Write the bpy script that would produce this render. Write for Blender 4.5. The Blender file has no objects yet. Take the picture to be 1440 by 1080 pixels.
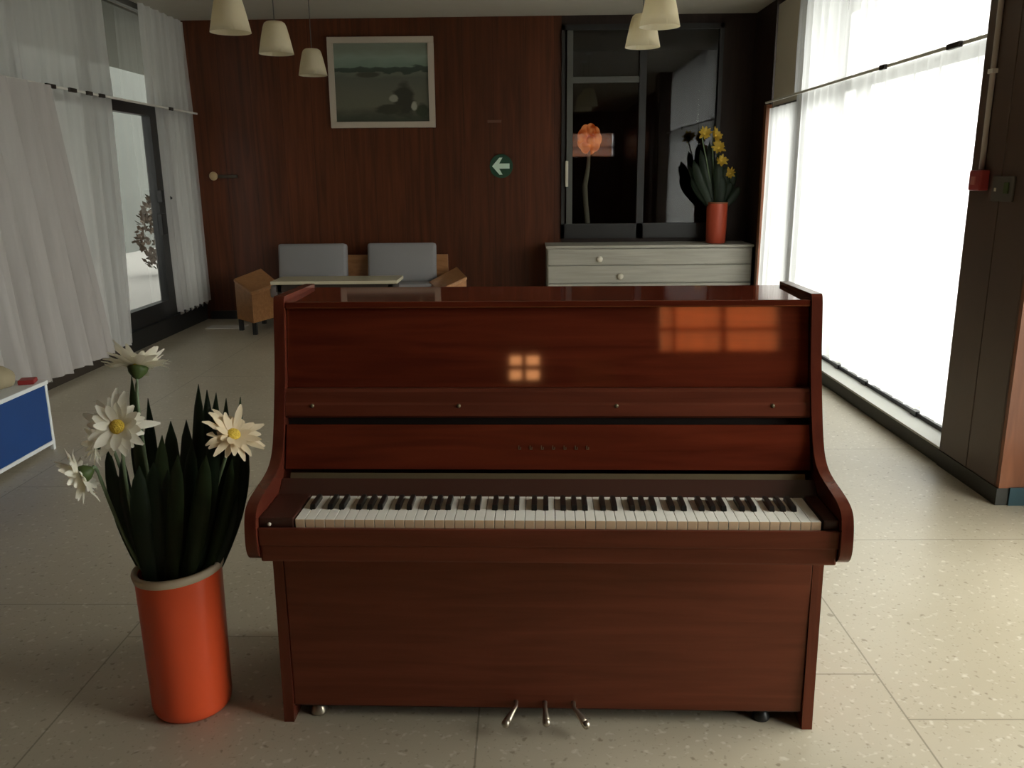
import bpy, bmesh, math, random
from mathutils import Vector, Matrix
random.seed(7)
S = bpy.context.scene
COL = S.collection
PI = math.pi
# ------------------------------------------------------------------ helpers
def link(o, parent=None):
    COL.objects.link(o)
    if parent: o.parent = parent
    return o
def obj(name, bm, mat, parent=None, smooth=False, loc=None, autosmooth=None):
    bmesh.ops.recalc_face_normals(bm, faces=bm.faces)
    me = bpy.data.meshes.new(name)
    bm.to_mesh(me); bm.free()
    if smooth:
        for p in me.polygons: p.use_smooth = True
    if isinstance(mat, (list, tuple)):
        for m in mat: me.materials.append(m)
    else: me.materials.append(mat)
    if autosmooth:
        me.set_sharp_from_angle(angle=math.radians(autosmooth))
    o = bpy.data.objects.new(name, me)
    if loc: o.location = loc
    return link(o, parent)
def tag(o, label, cat, group=None):
    o['label'] = label; o['category'] = cat
    if group: o['group'] = group
    return o
def thing(name, label, cat, loc=(0, 0, 0), rz=0, group=None):
    o = bpy.data.objects.new(name, None); o.empty_display_size = .1
    link(o); o.location = loc; o.rotation_euler = (0, 0, rz)
    return tag(o, label, cat, group)
def struct(name, bm, m, parent=None, **k):
    o = obj(name, bm, m, parent, **k)
    o['kind'] = 'structure'
    return o
def box(bm, x0, x1, y0, y1, z0, z1, bev=0):
    r = bmesh.ops.create_cube(bm, size=1)
    vs = r['verts']
    for v in vs:
        v.co = Vector(((x0+x1)/2+v.co.x*(x1-x0), (y0+y1)/2+v.co.y*(y1-y0), (z0+z1)/2+v.co.z*(z1-z0)))
    if bev:
        es = list({e for v in vs for e in v.link_edges})
        bmesh.ops.bevel(bm, geom=es, offset=bev, segments=2, affect='EDGES', profile=.6)
    return vs
def B(*a, **k):
    bm = bmesh.new(); box(bm, *a, **k); return bm
def prism(bm, pts, a0, a1, axis='x', bev=0):
    """pts: (u,v) polygon; extruded along the axis. axis x -> (y,z), axis y -> (x,z), z -> (x,y)"""
    f = {'x': lambda a, u, v: (a, u, v), 'y': lambda a, u, v: (u, a, v), 'z': lambda a, u, v: (u, v, a)}[axis]
    A = [bm.verts.new(f(a0, u, v)) for u, v in pts]; C = [bm.verts.new(f(a1, u, v)) for u, v in pts]
    n = len(pts)
    fs = [bm.faces.new(A), bm.faces.new(C[::-1])]
    for i in range(n): fs.append(bm.faces.new((A[i], C[i], C[(i+1) % n], A[(i+1) % n])))
    if bev:
        bmesh.ops.recalc_face_normals(bm, faces=fs)
        es = list({e for fc in fs[:2] for e in fc.edges})
        bmesh.ops.bevel(bm, geom=es, offset=bev, segments=2, affect='EDGES', profile=.6)
def lathe(bm, prof, c=(0, 0), n=32, close=False):
    rings = []
    for r, z in prof:
        rings.append([bm.verts.new((c[0]+r*math.cos(2*PI*i/n), c[1]+r*math.sin(2*PI*i/n), z)) for i in range(n)])
    for a, b in zip(rings, rings[1:]):
        for i in range(n): bm.faces.new((a[i], a[(i+1) % n], b[(i+1) % n], b[i]))
    if prof[0][0] > 1e-4 and close: bm.faces.new(rings[0][::-1])
    if prof[-1][0] > 1e-4 and close: bm.faces.new(rings[-1])
    return rings
def tube(bm, pts, rad, n=8, cap=True):
    pts = [Vector(p) for p in pts]; rs = rad if isinstance(rad, (list, tuple)) else [rad]*len(pts)
    rings = []; up = Vector((0, 0, 1))
    for i, p in enumerate(pts):
        d = (pts[min(i+1, len(pts)-1)]-pts[max(i-1, 0)]).normalized()
        ref = up if abs(d.dot(up)) < .95 else Vector((1, 0, 0))
        a = d.cross(ref).normalized(); b = d.cross(a).normalized()
        rings.append([bm.verts.new(p+rs[i]*(a*math.cos(2*PI*k/n)+b*math.sin(2*PI*k/n))) for k in range(n)])
    for a, b in zip(rings, rings[1:]):
        for i in range(n): bm.faces.new((a[i], a[(i+1) % n], b[(i+1) % n], b[i]))
    if cap:
        bm.faces.new(rings[0][::-1]); bm.faces.new(rings[-1])
def copy_tree(o, parent=None):
    c = o.copy(); COL.objects.link(c)
    if parent: c.parent = parent
    for ch in list(o.children): copy_tree(ch, c)
    return c
# pixel + known plane -> point (same camera as below)
CAMH = 1.47
MX = ((0.999854, 0.00640434, -0.0158418), (0.01386181, 0.23809706, 0.97114244), (-0.00999142, 0.97122025, -0.23797352))
def at(px, py, y):
    d = (px-720, 540-py, 1191.)
    w = [sum(a*b for a, b in zip(r, d)) for r in MX]
    t = y/w[1]
    return Vector((w[0]*t, y, CAMH+w[2]*t))
# ------------------------------------------------------------------ materials
def new(name):
    m = bpy.data.materials.new(name); m.use_nodes = True
    nt = m.node_tree; nt.nodes.clear()
    out = nt.nodes.new('ShaderNodeOutputMaterial')
    return m, nt, nt.nodes.new, nt.links.new, out
def mat(name, col, rough=.5, metal=0, spec=.5, bump=0, bscale=60, vary=0, vscale=6, tint=None, ior=1.5, emis=None):
    m, nt, N, L, out = new(name)
    p = N('ShaderNodeBsdfPrincipled')
    p.inputs['Base Color'].default_value = (*col, 1); p.inputs['Roughness'].default_value = rough
    p.inputs['Metallic'].default_value = metal; p.inputs['Specular IOR Level'].default_value = spec
    p.inputs['IOR'].default_value = ior
    if tint: p.inputs['Specular Tint'].default_value = (*tint, 1)
    if emis:
        p.inputs['Emission Color'].default_value = (*emis[0], 1); p.inputs['Emission Strength'].default_value = emis[1]
    tc = N('ShaderNodeTexCoord')
    if vary:
        n = N('ShaderNodeTexNoise'); n.inputs['Scale'].default_value = vscale; n.inputs['Detail'].default_value = 4
        L(tc.outputs['Object'], n.inputs['Vector'])
        mx = N('ShaderNodeMix'); mx.data_type = 'RGBA'
        mx.inputs['A'].default_value = (*[c*(1-vary) for c in col], 1)
        mx.inputs['B'].default_value = (*[min(1, c*(1+vary)) for c in col], 1)
        L(n.outputs['Fac'], mx.inputs['Factor']); L(mx.outputs['Result'], p.inputs['Base Color'])
    if bump:
        n = N('ShaderNodeTexNoise'); n.inputs['Scale'].default_value = bscale; n.inputs['Detail'].default_value = 3
        L(tc.outputs['Object'], n.inputs['Vector'])
        b = N('ShaderNodeBump'); b.inputs['Strength'].default_value = bump; b.inputs['Distance'].default_value = .01
        L(n.outputs['Fac'], b.inputs['Height']); L(b.outputs['Normal'], p.inputs['Normal'])
    L(p.outputs['BSDF'], out.inputs['Surface'])
    return m
def wood(name, c1, c2, rough=.3, stretch=(1, 12, 12), scale=3, tint=None, ior=1.5, spec=.5, wav=.0, planks=None):
    """grain stretched along one axis; planks=(axis index, width) gives separate boards"""
    m, nt, N, L, out = new(name)
    p = N('ShaderNodeBsdfPrincipled'); p.inputs['Roughness'].default_value = rough
    p.inputs['IOR'].default_value = ior; p.inputs['Specular IOR Level'].default_value = spec
    if tint: p.inputs['Specular Tint'].default_value = (*tint, 1)
    tc = N('ShaderNodeTexCoord'); mp = N('ShaderNodeMapping'); mp.inputs['Scale'].default_value = stretch
    L(tc.outputs['Object'], mp.inputs['Vector'])
    n = N('ShaderNodeTexNoise'); n.inputs['Scale'].default_value = scale; n.inputs['Detail'].default_value = 6
    n.inputs['Distortion'].default_value = .6
    L(mp.outputs['Vector'], n.inputs['Vector'])
    cr = N('ShaderNodeValToRGB'); cr.color_ramp.elements[0].position = .3; cr.color_ramp.elements[1].position = .72
    cr.color_ramp.elements[0].color = (*c1, 1); cr.color_ramp.elements[1].color = (*c2, 1)
    L(n.outputs['Fac'], cr.inputs['Fac'])
    last = cr.outputs['Color']
    if planks:
        ax, w = planks
        sp = N('ShaderNodeSeparateXYZ'); L(tc.outputs['Object'], sp.inputs['Vector'])
        dv = N('ShaderNodeMath'); dv.operation = 'DIVIDE'; dv.inputs[1].default_value = w
        L(sp.outputs[ax], dv.inputs[0])
        fl = N('ShaderNodeMath'); fl.operation = 'FLOOR'; L(dv.outputs[0], fl.inputs[0])
        wn = N('ShaderNodeTexWhiteNoise'); wn.noise_dimensions = '1D'; L(fl.outputs[0], wn.inputs['W'])
        mr = N('ShaderNodeMapRange'); mr.inputs['To Min'].default_value = .78; mr.inputs['To Max'].default_value = 1.2
        L(wn.outputs['Value'], mr.inputs['Value'])
        fr = N('ShaderNodeMath'); fr.operation = 'FRACT'; L(dv.outputs[0], fr.inputs[0])
        gr = N('ShaderNodeMath'); gr.operation = 'LESS_THAN'; gr.inputs[1].default_value = .02
        L(fr.outputs[0], gr.inputs[0])
        g2 = N('ShaderNodeMath'); g2.operation = 'MULTIPLY_ADD'; g2.inputs[1].default_value = -.4; g2.inputs[2].default_value = 1
        L(gr.outputs[0], g2.inputs[0])
        ml = N('ShaderNodeMath'); ml.operation = 'MULTIPLY'; L(mr.outputs[0], ml.inputs[0]); L(g2.outputs[0], ml.inputs[1])
        vm = N('ShaderNodeVectorMath'); vm.operation = 'SCALE'; L(last, vm.inputs[0]); L(ml.outputs[0], vm.inputs['Scale'])
        last = vm.outputs[0]
        b = N('ShaderNodeBump'); b.invert = True; b.inputs['Strength'].default_value = .4; b.inputs['Distance'].default_value = .004
        L(gr.outputs[0], b.inputs['Height']); L(b.outputs['Normal'], p.inputs['Normal'])
    L(last, p.inputs['Base Color'])
    L(p.outputs['BSDF'], out.inputs['Surface'])
    return m
def sheer(name, col, trans=.6, clear=.12):
    m, nt, N, L, out = new(name)
    d = N('ShaderNodeBsdfDiffuse'); t = N('ShaderNodeBsdfTranslucent'); c = N('ShaderNodeBsdfTransparent')
    tc = N('ShaderNodeTexCoord'); w = N('ShaderNodeTexNoise'); w.inputs['Scale'].default_value = 5
    mp = N('ShaderNodeMapping'); mp.inputs['Scale'].default_value = (3, 3, .25)
    L(tc.outputs['Object'], mp.inputs['Vector']); L(mp.outputs['Vector'], w.inputs['Vector'])
    cm = N('ShaderNodeMix'); cm.data_type = 'RGBA'
    cm.inputs['A'].default_value = (*[k*.8 for k in col], 1); cm.inputs['B'].default_value = (*col, 1)
    L(w.outputs['Fac'], cm.inputs['Factor'])
    L(cm.outputs['Result'], d.inputs['Color']); L(cm.outputs['Result'], t.inputs['Color'])
    a = N('ShaderNodeMixShader'); a.inputs[0].default_value = trans
    L(d.outputs[0], a.inputs[1]); L(t.outputs[0], a.inputs[2])
    b = N('ShaderNodeMixShader'); b.inputs[0].default_value = clear
    L(a.outputs[0], b.inputs[1]); L(c.outputs[0], b.inputs[2])
    L(b.outputs[0], out.inputs['Surface'])
    return m
def glass(name, col=(.97, .985, .97), k=1.8):
    m, nt, N, L, out = new(name)
    t = N('ShaderNodeBsdfTransparent'); t.inputs['Color'].default_value = (*col, 1)
    g = N('ShaderNodeBsdfGlossy'); g.inputs['Roughness'].default_value = .02
    f = N('ShaderNodeFresnel'); f.inputs['IOR'].default_value = 1.5
    mu = N('ShaderNodeMath'); mu.operation = 'MULTIPLY'; mu.inputs[1].default_value = k; mu.use_clamp = True
    L(f.outputs[0], mu.inputs[0])
    ge = N('ShaderNodeNewGeometry'); fb_ = N('ShaderNodeMath'); fb_.operation = 'SUBTRACT'; fb_.inputs[0].default_value = 1
    L(ge.outputs['Backfacing'], fb_.inputs[1]); m2 = N('ShaderNodeMath'); m2.operation = 'MULTIPLY'
    L(mu.outputs[0], m2.inputs[0]); L(fb_.outputs[0], m2.inputs[1]); mu = m2
    x = N('ShaderNodeMixShader'); L(mu.outputs[0], x.inputs[0]); L(t.outputs[0], x.inputs[1]); L(g.outputs[0], x.inputs[2])
    L(x.outputs[0], out.inputs['Surface'])
    return m
def floor_mat():
    m, nt, N, L, out = new('terrazzo')
    p = N('ShaderNodeBsdfPrincipled'); p.inputs['Roughness'].default_value = .38
    tc = N('ShaderNodeTexCoord')
    big = N('ShaderNodeTexNoise'); big.inputs['Scale'].default_value = 1.6; big.inputs['Detail'].default_value = 5
    L(tc.outputs['Object'], big.inputs['Vector'])
    c1 = N('ShaderNodeMix'); c1.data_type = 'RGBA'; c1.inputs['A'].default_value = (.37, .32, .225, 1); c1.inputs['B'].default_value = (.52, .465, .36, 1)
    L(big.outputs['Fac'], c1.inputs['Factor'])
    last = c1.outputs['Result']
    # chips: dark and pale
    for sc, lo, hi, colr, fac, seed in ((38, .66, .74, (.16, .12, .07, 1), .6, 0), (70, .64, .72, (.2, .15, .10, 1), .45, 5), (40, .62, .74, (.8, .76, .66, 1), .4, 9)):
        n = N('ShaderNodeTexNoise'); n.inputs['Scale'].default_value = sc; n.inputs['Detail'].default_value = 1.5
        mp = N('ShaderNodeMapping'); mp.inputs['Location'].default_value = (seed, seed*2, 0); mp.inputs['Rotation'].default_value = (0, 0, seed)
        L(tc.outputs['Object'], mp.inputs['Vector']); L(mp.outputs['Vector'], n.inputs['Vector'])
        r = N('ShaderNodeMapRange'); r.inputs['From Min'].default_value = lo; r.inputs['From Max'].default_value = hi; r.inputs['To Max'].default_value = fac
        L(n.outputs['Fac'], r.inputs['Value'])
        mx = N('ShaderNodeMix'); mx.data_type = 'RGBA'; mx.inputs['B'].default_value = colr
        L(r.outputs[0], mx.inputs['Factor']); L(last, mx.inputs['A']); last = mx.outputs['Result']
    # joints
    def M(op, a, b=None, c=None):
        q = N('ShaderNodeMath'); q.operation = op
        for i, v in enumerate((a, b, c)):
            if v is None: continue
            if isinstance(v, (int, float)): q.inputs[i].default_value = v
            else: L(v, q.inputs[i])
        return q.outputs[0]
    sp = N('ShaderNodeSeparateXYZ'); L(tc.outputs['Object'], sp.inputs['Vector'])
    u = M('DIVIDE', M('ADD', sp.outputs[0], .137), 1.19); cu = M('FLOOR', u); fu = M('FRACT', u)
    yoff = M('ADD', 2.07, M('MULTIPLY', M('SUBTRACT', 1, cu), .22))
    v = M('DIVIDE', M('SUBTRACT', sp.outputs[1], yoff), 1.19); fv = M('FRACT', v)
    ju = M('LESS_THAN', M('ABSOLUTE', M('SUBTRACT', M('FRACT', M('ADD', fu, .5)), .5)), .0022)
    jv = M('LESS_THAN', M('ABSOLUTE', M('SUBTRACT', M('FRACT', M('ADD', fv, .5)), .5)), .0022)
    j = M('MULTIPLY', M('MAXIMUM', ju, jv), .6)
    mx = N('ShaderNodeMix'); mx.data_type = 'RGBA'; mx.inputs['B'].default_value = (.12, .10, .06, 1)
    L(j, mx.inputs['Factor']); L(last, mx.inputs['A'])
    L(mx.outputs['Result'], p.inputs['Base Color'])
    L(p.outputs['BSDF'], out.inputs['Surface'])
    return m
def painting_mat():
    m, nt, N, L, out = new('painting')
    p = N('ShaderNodeBsdfPrincipled'); p.inputs['Roughness'].default_value = .5
    tc = N('ShaderNodeTexCoord'); sp = N('ShaderNodeSeparateXYZ'); L(tc.outputs['Generated'], sp.inputs['Vector'])
    n = N('ShaderNodeTexNoise'); n.inputs['Scale'].default_value = 4; n.inputs['Detail'].default_value = 5
    mp = N('ShaderNodeMapping'); mp.inputs['Scale'].default_value = (1.2, 1, 3)
    L(tc.outputs['Generated'], mp.inputs['Vector']); L(mp.outputs['Vector'], n.inputs['Vector'])
    ad = N('ShaderNodeMath'); ad.operation = 'MULTIPLY_ADD'; ad.inputs[1].default_value = .16; L(n.outputs['Fac'], ad.inputs[0]); L(sp.outputs[2], ad.inputs[2])
    cr = N('ShaderNodeValToRGB'); e = cr.color_ramp
    pts = [(0, (.05, .055, .035)), (.14, (.06, .07, .045)), (.28, (.16, .16, .11)), (.45, (.15, .15, .11)), (.64, (.12, .13, .10)), (.70, (.17, .18, .14)), (.71, (.045, .065, .045)), (.775, (.06, .085, .065)), (.79, (.22, .30, .24)), (.9, (.30, .38, .31)), (1, (.24, .27, .21))]
    pts = [(q, tuple(.78*v for v in c)) for q, c in pts]
    e.elements[0].position = 0; e.elements[0].color = (*pts[0][1], 1); e.elements[1].position = 1; e.elements[1].color = (*pts[-1][1], 1)
    for q, c in pts[1:-1]:
        k = e.elements.new(q); k.color = (*c, 1)
    L(ad.outputs[0], cr.inputs['Fac'])
    last = cr.outputs['Color']
    for (cx, cz, rx, rz_, col) in ((.73, .26, .12, .22, (.03, .03, .018, 1)), (.58, .17, .16, .07, (.035, .035, .02, 1)), (.93, .14, .08, .1, (.03, .04, .02, 1)), (.36, .6, .14, .035, (.05, .05, .035, 1)), (.62, .3, .05, .05, (.30, .30, .24, 1)), (.84, .2, .035, .06, (.32, .32, .26, 1))):
        vm = N('ShaderNodeVectorMath'); vm.operation = 'SUBTRACT'; vm.inputs[1].default_value = (cx, 0, cz); L(tc.outputs['Generated'], vm.inputs[0])
        vd = N('ShaderNodeVectorMath'); vd.operation = 'MULTIPLY'; vd.inputs[1].default_value = (1/rx, 0, 1/rz_); L(vm.outputs[0], vd.inputs[0])
        ln = N('ShaderNodeVectorMath'); ln.operation = 'LENGTH'; L(vd.outputs[0], ln.inputs[0])
        a2 = N('ShaderNodeMath'); a2.operation = 'MULTIPLY_ADD'; a2.inputs[1].default_value = 1.2; L(n.outputs['Fac'], a2.inputs[0]); L(ln.outputs['Value'], a2.inputs[2])
        mr = N('ShaderNodeMapRange'); mr.inputs['From Min'].default_value = 1.7; mr.inputs['From Max'].default_value = 1.35; L(a2.outputs[0], mr.inputs['Value'])
        mx = N('ShaderNodeMix'); mx.data_type = 'RGBA'; mx.inputs['B'].default_value = col
        L(mr.outputs[0], mx.inputs['Factor']); L(last, mx.inputs['A']); last = mx.outputs['Result']
    L(last, p.inputs['Base Color'])
    L(p.outputs['BSDF'], out.inputs['Surface'])
    return m
TINT = (1.0, .42, .16)
M_piano = wood('mahogany_lacquer', (.080, .014, .007), (.145, .026, .012), .045, (1, 9, 14), 2.2, tint=TINT, ior=1.75, spec=.6)
M_piano_m = wood('mahogany_satin', (.085, .020, .011), (.14, .034, .018), .3, (1, 9, 14), 2.2, tint=(1, .6, .4), ior=1.5)
M_piano_v = wood('mahogany_side', (.07, .015, .009), (.12, .026, .014), .22, (10, 10, 1), 2.2, tint=(1, .6, .4), ior=1.55)
M_pdark = mat('dark_mahogany', (.05, .017, .011), .35)
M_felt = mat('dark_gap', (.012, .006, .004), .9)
M_ivory = mat('key_white', (.86, .84, .76), .25)
M_keyfront = mat('key_front', (.72, .52, .33), .4)
M_ebony = mat('key_black', (.012, .011, .010), .3)
M_brass = mat('dull_brass', (.16, .125, .07), .45, .5)
M_chrome = mat('worn_metal', (.45, .40, .32), .3, .9)
M_wall = wood('wall_panelling', (.062, .017, .006), (.125, .034, .012), .42, (14, 14, .7), 1.6, planks=(0, .31), spec=.3)
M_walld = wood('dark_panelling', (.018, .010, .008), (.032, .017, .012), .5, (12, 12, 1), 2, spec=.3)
M_ceil = mat('ceiling_paint', (.50, .47, .40), .8, vary=.05)
M_floor = floor_mat()
M_black = mat('black_metal', (.012, .012, .012), .4)
M_frame = mat('brown_frame', (.03, .022, .016), .45)
M_greyframe = mat('grey_frame', (.09, .09, .08), .5)
M_plinth = mat('dark_plinth', (.028, .028, .022), .5)
M_sill = mat('sill_grey', (.50, .50, .46), .45)
M_pillar = mat('pillar_cladding', (.09, .058, .042), .38, vary=.12, vscale=3)
M_pillarf = wood('pillar_veneer', (.16, .055, .022), (.26, .095, .04), .35, (10, 10, 1), 2)
M_teal = mat('teal_vinyl', (.02, .06, .075), .5)
M_shL = sheer('sheer_left', (.94, .92, .90), .68, .13)
M_shG = sheer('sheer_grey', (.66, .62, .60), .45, .06)
M_shR = sheer('sheer_right', (.92, .93, .94), .6, .16)
M_blind = mat('blind_beige', (.62, .57, .47), .8)
M_glass = glass('window_glass')
M_glassd = glass('partition_glass', (.7, .7, .68), 1.5)
M_rail = mat('rail_grey', (.7, .68, .62), .5)
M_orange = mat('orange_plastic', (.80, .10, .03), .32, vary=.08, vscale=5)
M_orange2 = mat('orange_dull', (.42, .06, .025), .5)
M_cream = mat('cream_rim', (.62, .52, .38), .5)
M_leaf = mat('leaf_dark', (.018, .036, .016), .5, vary=.4, vscale=14)
M_leaf2 = mat('leaf_green', (.045, .075, .03), .5, vary=.3, vscale=14)
M_stem = mat('stem_green', (.12, .17, .09), .5)
M_calyx = mat('calyx_green', (.05, .08, .015), .6)
def petal_mat(name, col):
    m, nt, N, L, out = new(name)
    d = N('ShaderNodeBsdfPrincipled'); d.inputs['Base Color'].default_value = (*col, 1); d.inputs['Roughness'].default_value = .6
    t = N('ShaderNodeBsdfTranslucent'); t.inputs['Color'].default_value = (*col, 1)
    a = N('ShaderNodeMixShader'); a.inputs[0].default_value = .3; L(d.outputs[0], a.inputs[1]); L(t.outputs[0], a.inputs[2])
    L(a.outputs[0], out.inputs['Surface']); return m
M_shade = petal_mat("shade_fabric", (.93, .87, .70))
M_petal = petal_mat('petal_white', (.95, .92, .80))
M_petal2 = petal_mat('petal_peach', (.80, .62, .38))
M_yellow = mat('flower_centre', (.75, .52, .06), .7, bump=.6, bscale=220)
M_petaly = petal_mat('petal_yellow', (.62, .42, .05))
M_cord = mat('cord_grey', (.10, .09, .08), .6)
M_grey = mat('grey_upholstery', (.27, .26, .265), .9, bump=.3, bscale=250)
M_sofaw = wood('sofa_wood', (.30, .13, .045), (.42, .20, .08), .4, (2, 10, 10), 3)
M_sofaw2 = wood('sofa_wood_end', (.36, .17, .07), (.48, .24, .10), .4, (10, 10, 1), 3)
M_tabletop = mat('table_cream', (.55, .50, .36), .4)
M_blue = mat('blue_panel', (.008, .05, .20), .4, vary=.12, vscale=3)
M_white = mat('white_paint', (.72, .74, .74), .4)
M_tan = mat('tan_cloth', (.32, .27, .17), .8)
M_red = mat('red_plastic', (.30, .03, .028), .5)
M_chest = wood('whitewashed_wood', (.32, .305, .255), (.44, .42, .36), .55, (.6, 6, 10), 3)
M_pale = mat('pale_knob', (.62, .58, .48), .4)
M_signg = mat('sign_green', (.01, .06, .03), .4)
M_signw = mat('sign_white', (.62, .80, .66), .5)
M_picf = mat('picture_frame', (.50, .43, .35), .5)
M_paint = painting_mat()
M_paper = mat('paper_white', (.6, .58, .53), .7)
M_out = mat('outside_wall', (.042, .046, .040), .9, vary=.3, vscale=1)
M_slab = mat('slab_grey', (.2, .21, .18), .8)
M_paving = mat('outside_paving', (.14, .136, .125), .9, vary=.1)
M_bark = mat('brown_shrub', (.05, .035, .022), .9, vary=.4, vscale=9)
M_unit = mat('unit_grey', (.12, .11, .105), .6)
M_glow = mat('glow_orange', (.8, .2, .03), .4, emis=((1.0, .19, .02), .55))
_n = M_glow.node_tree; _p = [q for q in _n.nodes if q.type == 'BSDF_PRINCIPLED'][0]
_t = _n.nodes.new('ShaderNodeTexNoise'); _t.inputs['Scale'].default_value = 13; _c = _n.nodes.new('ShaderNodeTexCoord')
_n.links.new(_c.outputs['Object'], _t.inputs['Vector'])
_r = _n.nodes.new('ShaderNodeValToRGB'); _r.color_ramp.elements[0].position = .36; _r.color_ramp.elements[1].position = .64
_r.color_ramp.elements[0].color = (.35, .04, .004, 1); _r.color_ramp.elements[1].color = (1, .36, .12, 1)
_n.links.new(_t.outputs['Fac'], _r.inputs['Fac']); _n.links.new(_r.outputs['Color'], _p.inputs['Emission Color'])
M_shO = sheer('curtain_orange', (.9, .26, .05), .8, .1)
M_board = mat('board_cream', (.62, .52, .34), .6)
# ------------------------------------------------------------------ camera
cd = bpy.data.cameras.new('camera'); cam = bpy.data.objects.new('camera', cd); link(cam)
cd.sensor_width = 36; cd.lens = 1191/1440*36; cd.clip_start = .05; cd.clip_end = 200
R = Matrix(((MX[0][0], MX[0][1], -MX[0][2]), (MX[1][0], MX[1][1], -MX[1][2]), (MX[2][0], MX[2][1], -MX[2][2]))).to_4x4()
cam.matrix_world = Matrix.Translation((0, 0, CAMH)) @ R
S.camera = cam
# ------------------------------------------------------------------ shell
XL, XR, YB, ZC = -3.46, 2.30, 9.06, 3.02
struct('floor', B(-3.7, 3.3, -4.3, 9.3, -.12, 0), M_floor)
struct('ceiling', B(-3.7, 3.3, -4.3, 9.3, ZC, ZC+.12), M_ceil)
# back wall with the partition opening
bm = bmesh.new()
box(bm, -3.7, .385, YB, YB+.1, 0, ZC)
struct('wall_back', bm, M_wall)
bm = bmesh.new()
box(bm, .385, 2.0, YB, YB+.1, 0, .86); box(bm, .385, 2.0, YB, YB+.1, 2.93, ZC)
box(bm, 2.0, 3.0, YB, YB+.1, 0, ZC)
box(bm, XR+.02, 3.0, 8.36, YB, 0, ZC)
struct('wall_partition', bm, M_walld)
struct('trim_1', B(-3.4, .2, YB-.015, YB, 0, .09), M_black)
# wall edge beside the last curtain, sunlight put into its brighter orange veneer
struct('trim_2', B(XR-.03, XR+.02, 8.34, 8.42, 0, 2.1), M_pillarf)
# left wall
bm = bmesh.new(); box(bm, XL-.2, XL, -4.3, 3.9, 0, ZC)
struct('wall_left', bm, M_wall)
bm = bmesh.new(); box(bm, XL-.12, XL+.01, 3.9, 7.12, 0, .10)
struct('baseboard_left', bm, M_frame)
w = bpy.data.objects.new('window_1', None); link(w); w['kind'] = 'structure'
def fr(name, bm, m=M_frame): 
    o = obj(name, bm, m, w); return o
bm = bmesh.new()
for y in (3.9, 5.0, 6.1, 7.12): box(bm, XL-.09, XL-.03, y-.03, y+.03, .1, ZC)
box(bm, XL-.09, XL-.03, 3.9, 7.2, 2.06, 2.12); box(bm, XL-.09, XL-.03, 3.9, 7.2, .1, .16); box(bm, XL-.09, XL-.03, 3.9, 9.06, ZC-.05, ZC)
fr('window_frame', bm, M_greyframe)
bm = bmesh.new(); box(bm, XL-.065, XL-.055, 3.9, 7.2, .1, ZC-.02); box(bm, XL-.065, XL-.055, 7.2, 9.06, 2.1, ZC-.02)
fr('window_glass', bm, M_glass)
# glazed door in the left wall
dr = bpy.data.objects.new('door_1', None); link(dr); dr['kind'] = 'structure'
bm = bmesh.new()
box(bm, XL-.10, XL-.02, 7.12, 8.40, 2.05, 2.15); box(bm, XL-.10, XL-.02, 8.20, 8.39, .17, 2.05)
box(bm, XL-.10, XL-.02, 7.12, 7.2, .17, 2.05)
box(bm, XL-.10, XL-.02, 7.2, 8.20, .17, .33); box(bm, XL-.10, XL+.02, 7.12, 9.06, 0, .17)
box(bm, XL-.10, XL-.02, 8.39, 9.06, .17, .24); box(bm, XL-.10, XL-.02, 8.95, 9.06, .24, 2.05); box(bm, XL-.10, XL-.02, 8.40, 9.06, 2.05, 2.12)
obj('door_frame', bm, M_black, dr)
bm = bmesh.new(); box(bm, XL-.065, XL-.055, 7.2, 9.0, .2, 2.08)
obj('door_glass', bm, M_glass, dr)
bm = bmesh.new(); box(bm, XL-.02, XL+.035, 8.16, 8.27, 1.26, 1.38, .008); tube(bm, [(XL+.03, 8.22, 1.32), (XL+.06, 8.22, 1.32), (XL+.06, 8.30, 1.30)], .014)
box(bm, XL-.02, XL+.03, 8.12, 8.24, .96, 1.16, .008)
obj('door_handle', bm, M_black, dr)
# right side: plinth, sill, window frame
struct('trim_3', B(2.13, 2.15, 4.19, 8.36, 0, .082, bev=.004), M_plinth)
struct('trim_4', B(2.13, XR+.15, 4.19, 8.36, .0821, .094), M_sill)
bm = bmesh.new(); box(bm, XR-.035, XR-.015, 4.19, 8.33, .0945, .118)
for y in (4.75, 5.5, 6.0): box(bm, XR-.045, XR-.012, y, y+.07, .095, .125)
struct('trim_5', bm, M_black)
w2 = bpy.data.objects.new('window_2', None); link(w2); w2['kind'] = 'structure'
bm = bmesh.new()
XW = XR+.14
for y0, y1 in ((4.19, 4.25), (6.43, 6.50), (7.38, 7.60), (8.30, 8.36)): box(bm, XW-.03, XW+.05, y0, y1, .09, ZC)
box(bm, XW-.03, XW+.05, 4.19, 8.36, 2.08, 2.14); box(bm, XW-.03, XW+.05, 4.19, 8.36, .09, .14); box(bm, XW-.03, XW+.05, 4.19, 8.36, ZC-.06, ZC)
obj('window_frame', bm, M_greyframe, w2)
obj('window_glass', B(XW+.005, XW+.012, 4.2, 8.35, .1, ZC-.03), M_glass, w2)
# pillar
pl = bpy.data.objects.new('pillar', None); link(pl); pl['kind'] = 'structure'
bm = bmesh.new(); box(bm, 2.13, 2.6, 3.665, 3.915, .08, ZC, .004); box(bm, 2.13, 2.6, 3.921, 4.19, .08, ZC, .004); box(bm, 2.134, 2.6, 3.66, 4.18, .05, ZC)
obj('cladding', bm, M_pillar, pl)
obj('front_face', B(2.135, 2.6, 3.635, 3.66, .08, ZC), M_pillarf, pl)
obj('plinth', B(2.125, 2.6, 3.63, 4.19, 0, .08), M_plinth, pl)
obj('front_plinth', B(2.18, 2.499, 3.622, 3.63, 0, .085), M_teal, pl)
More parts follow.
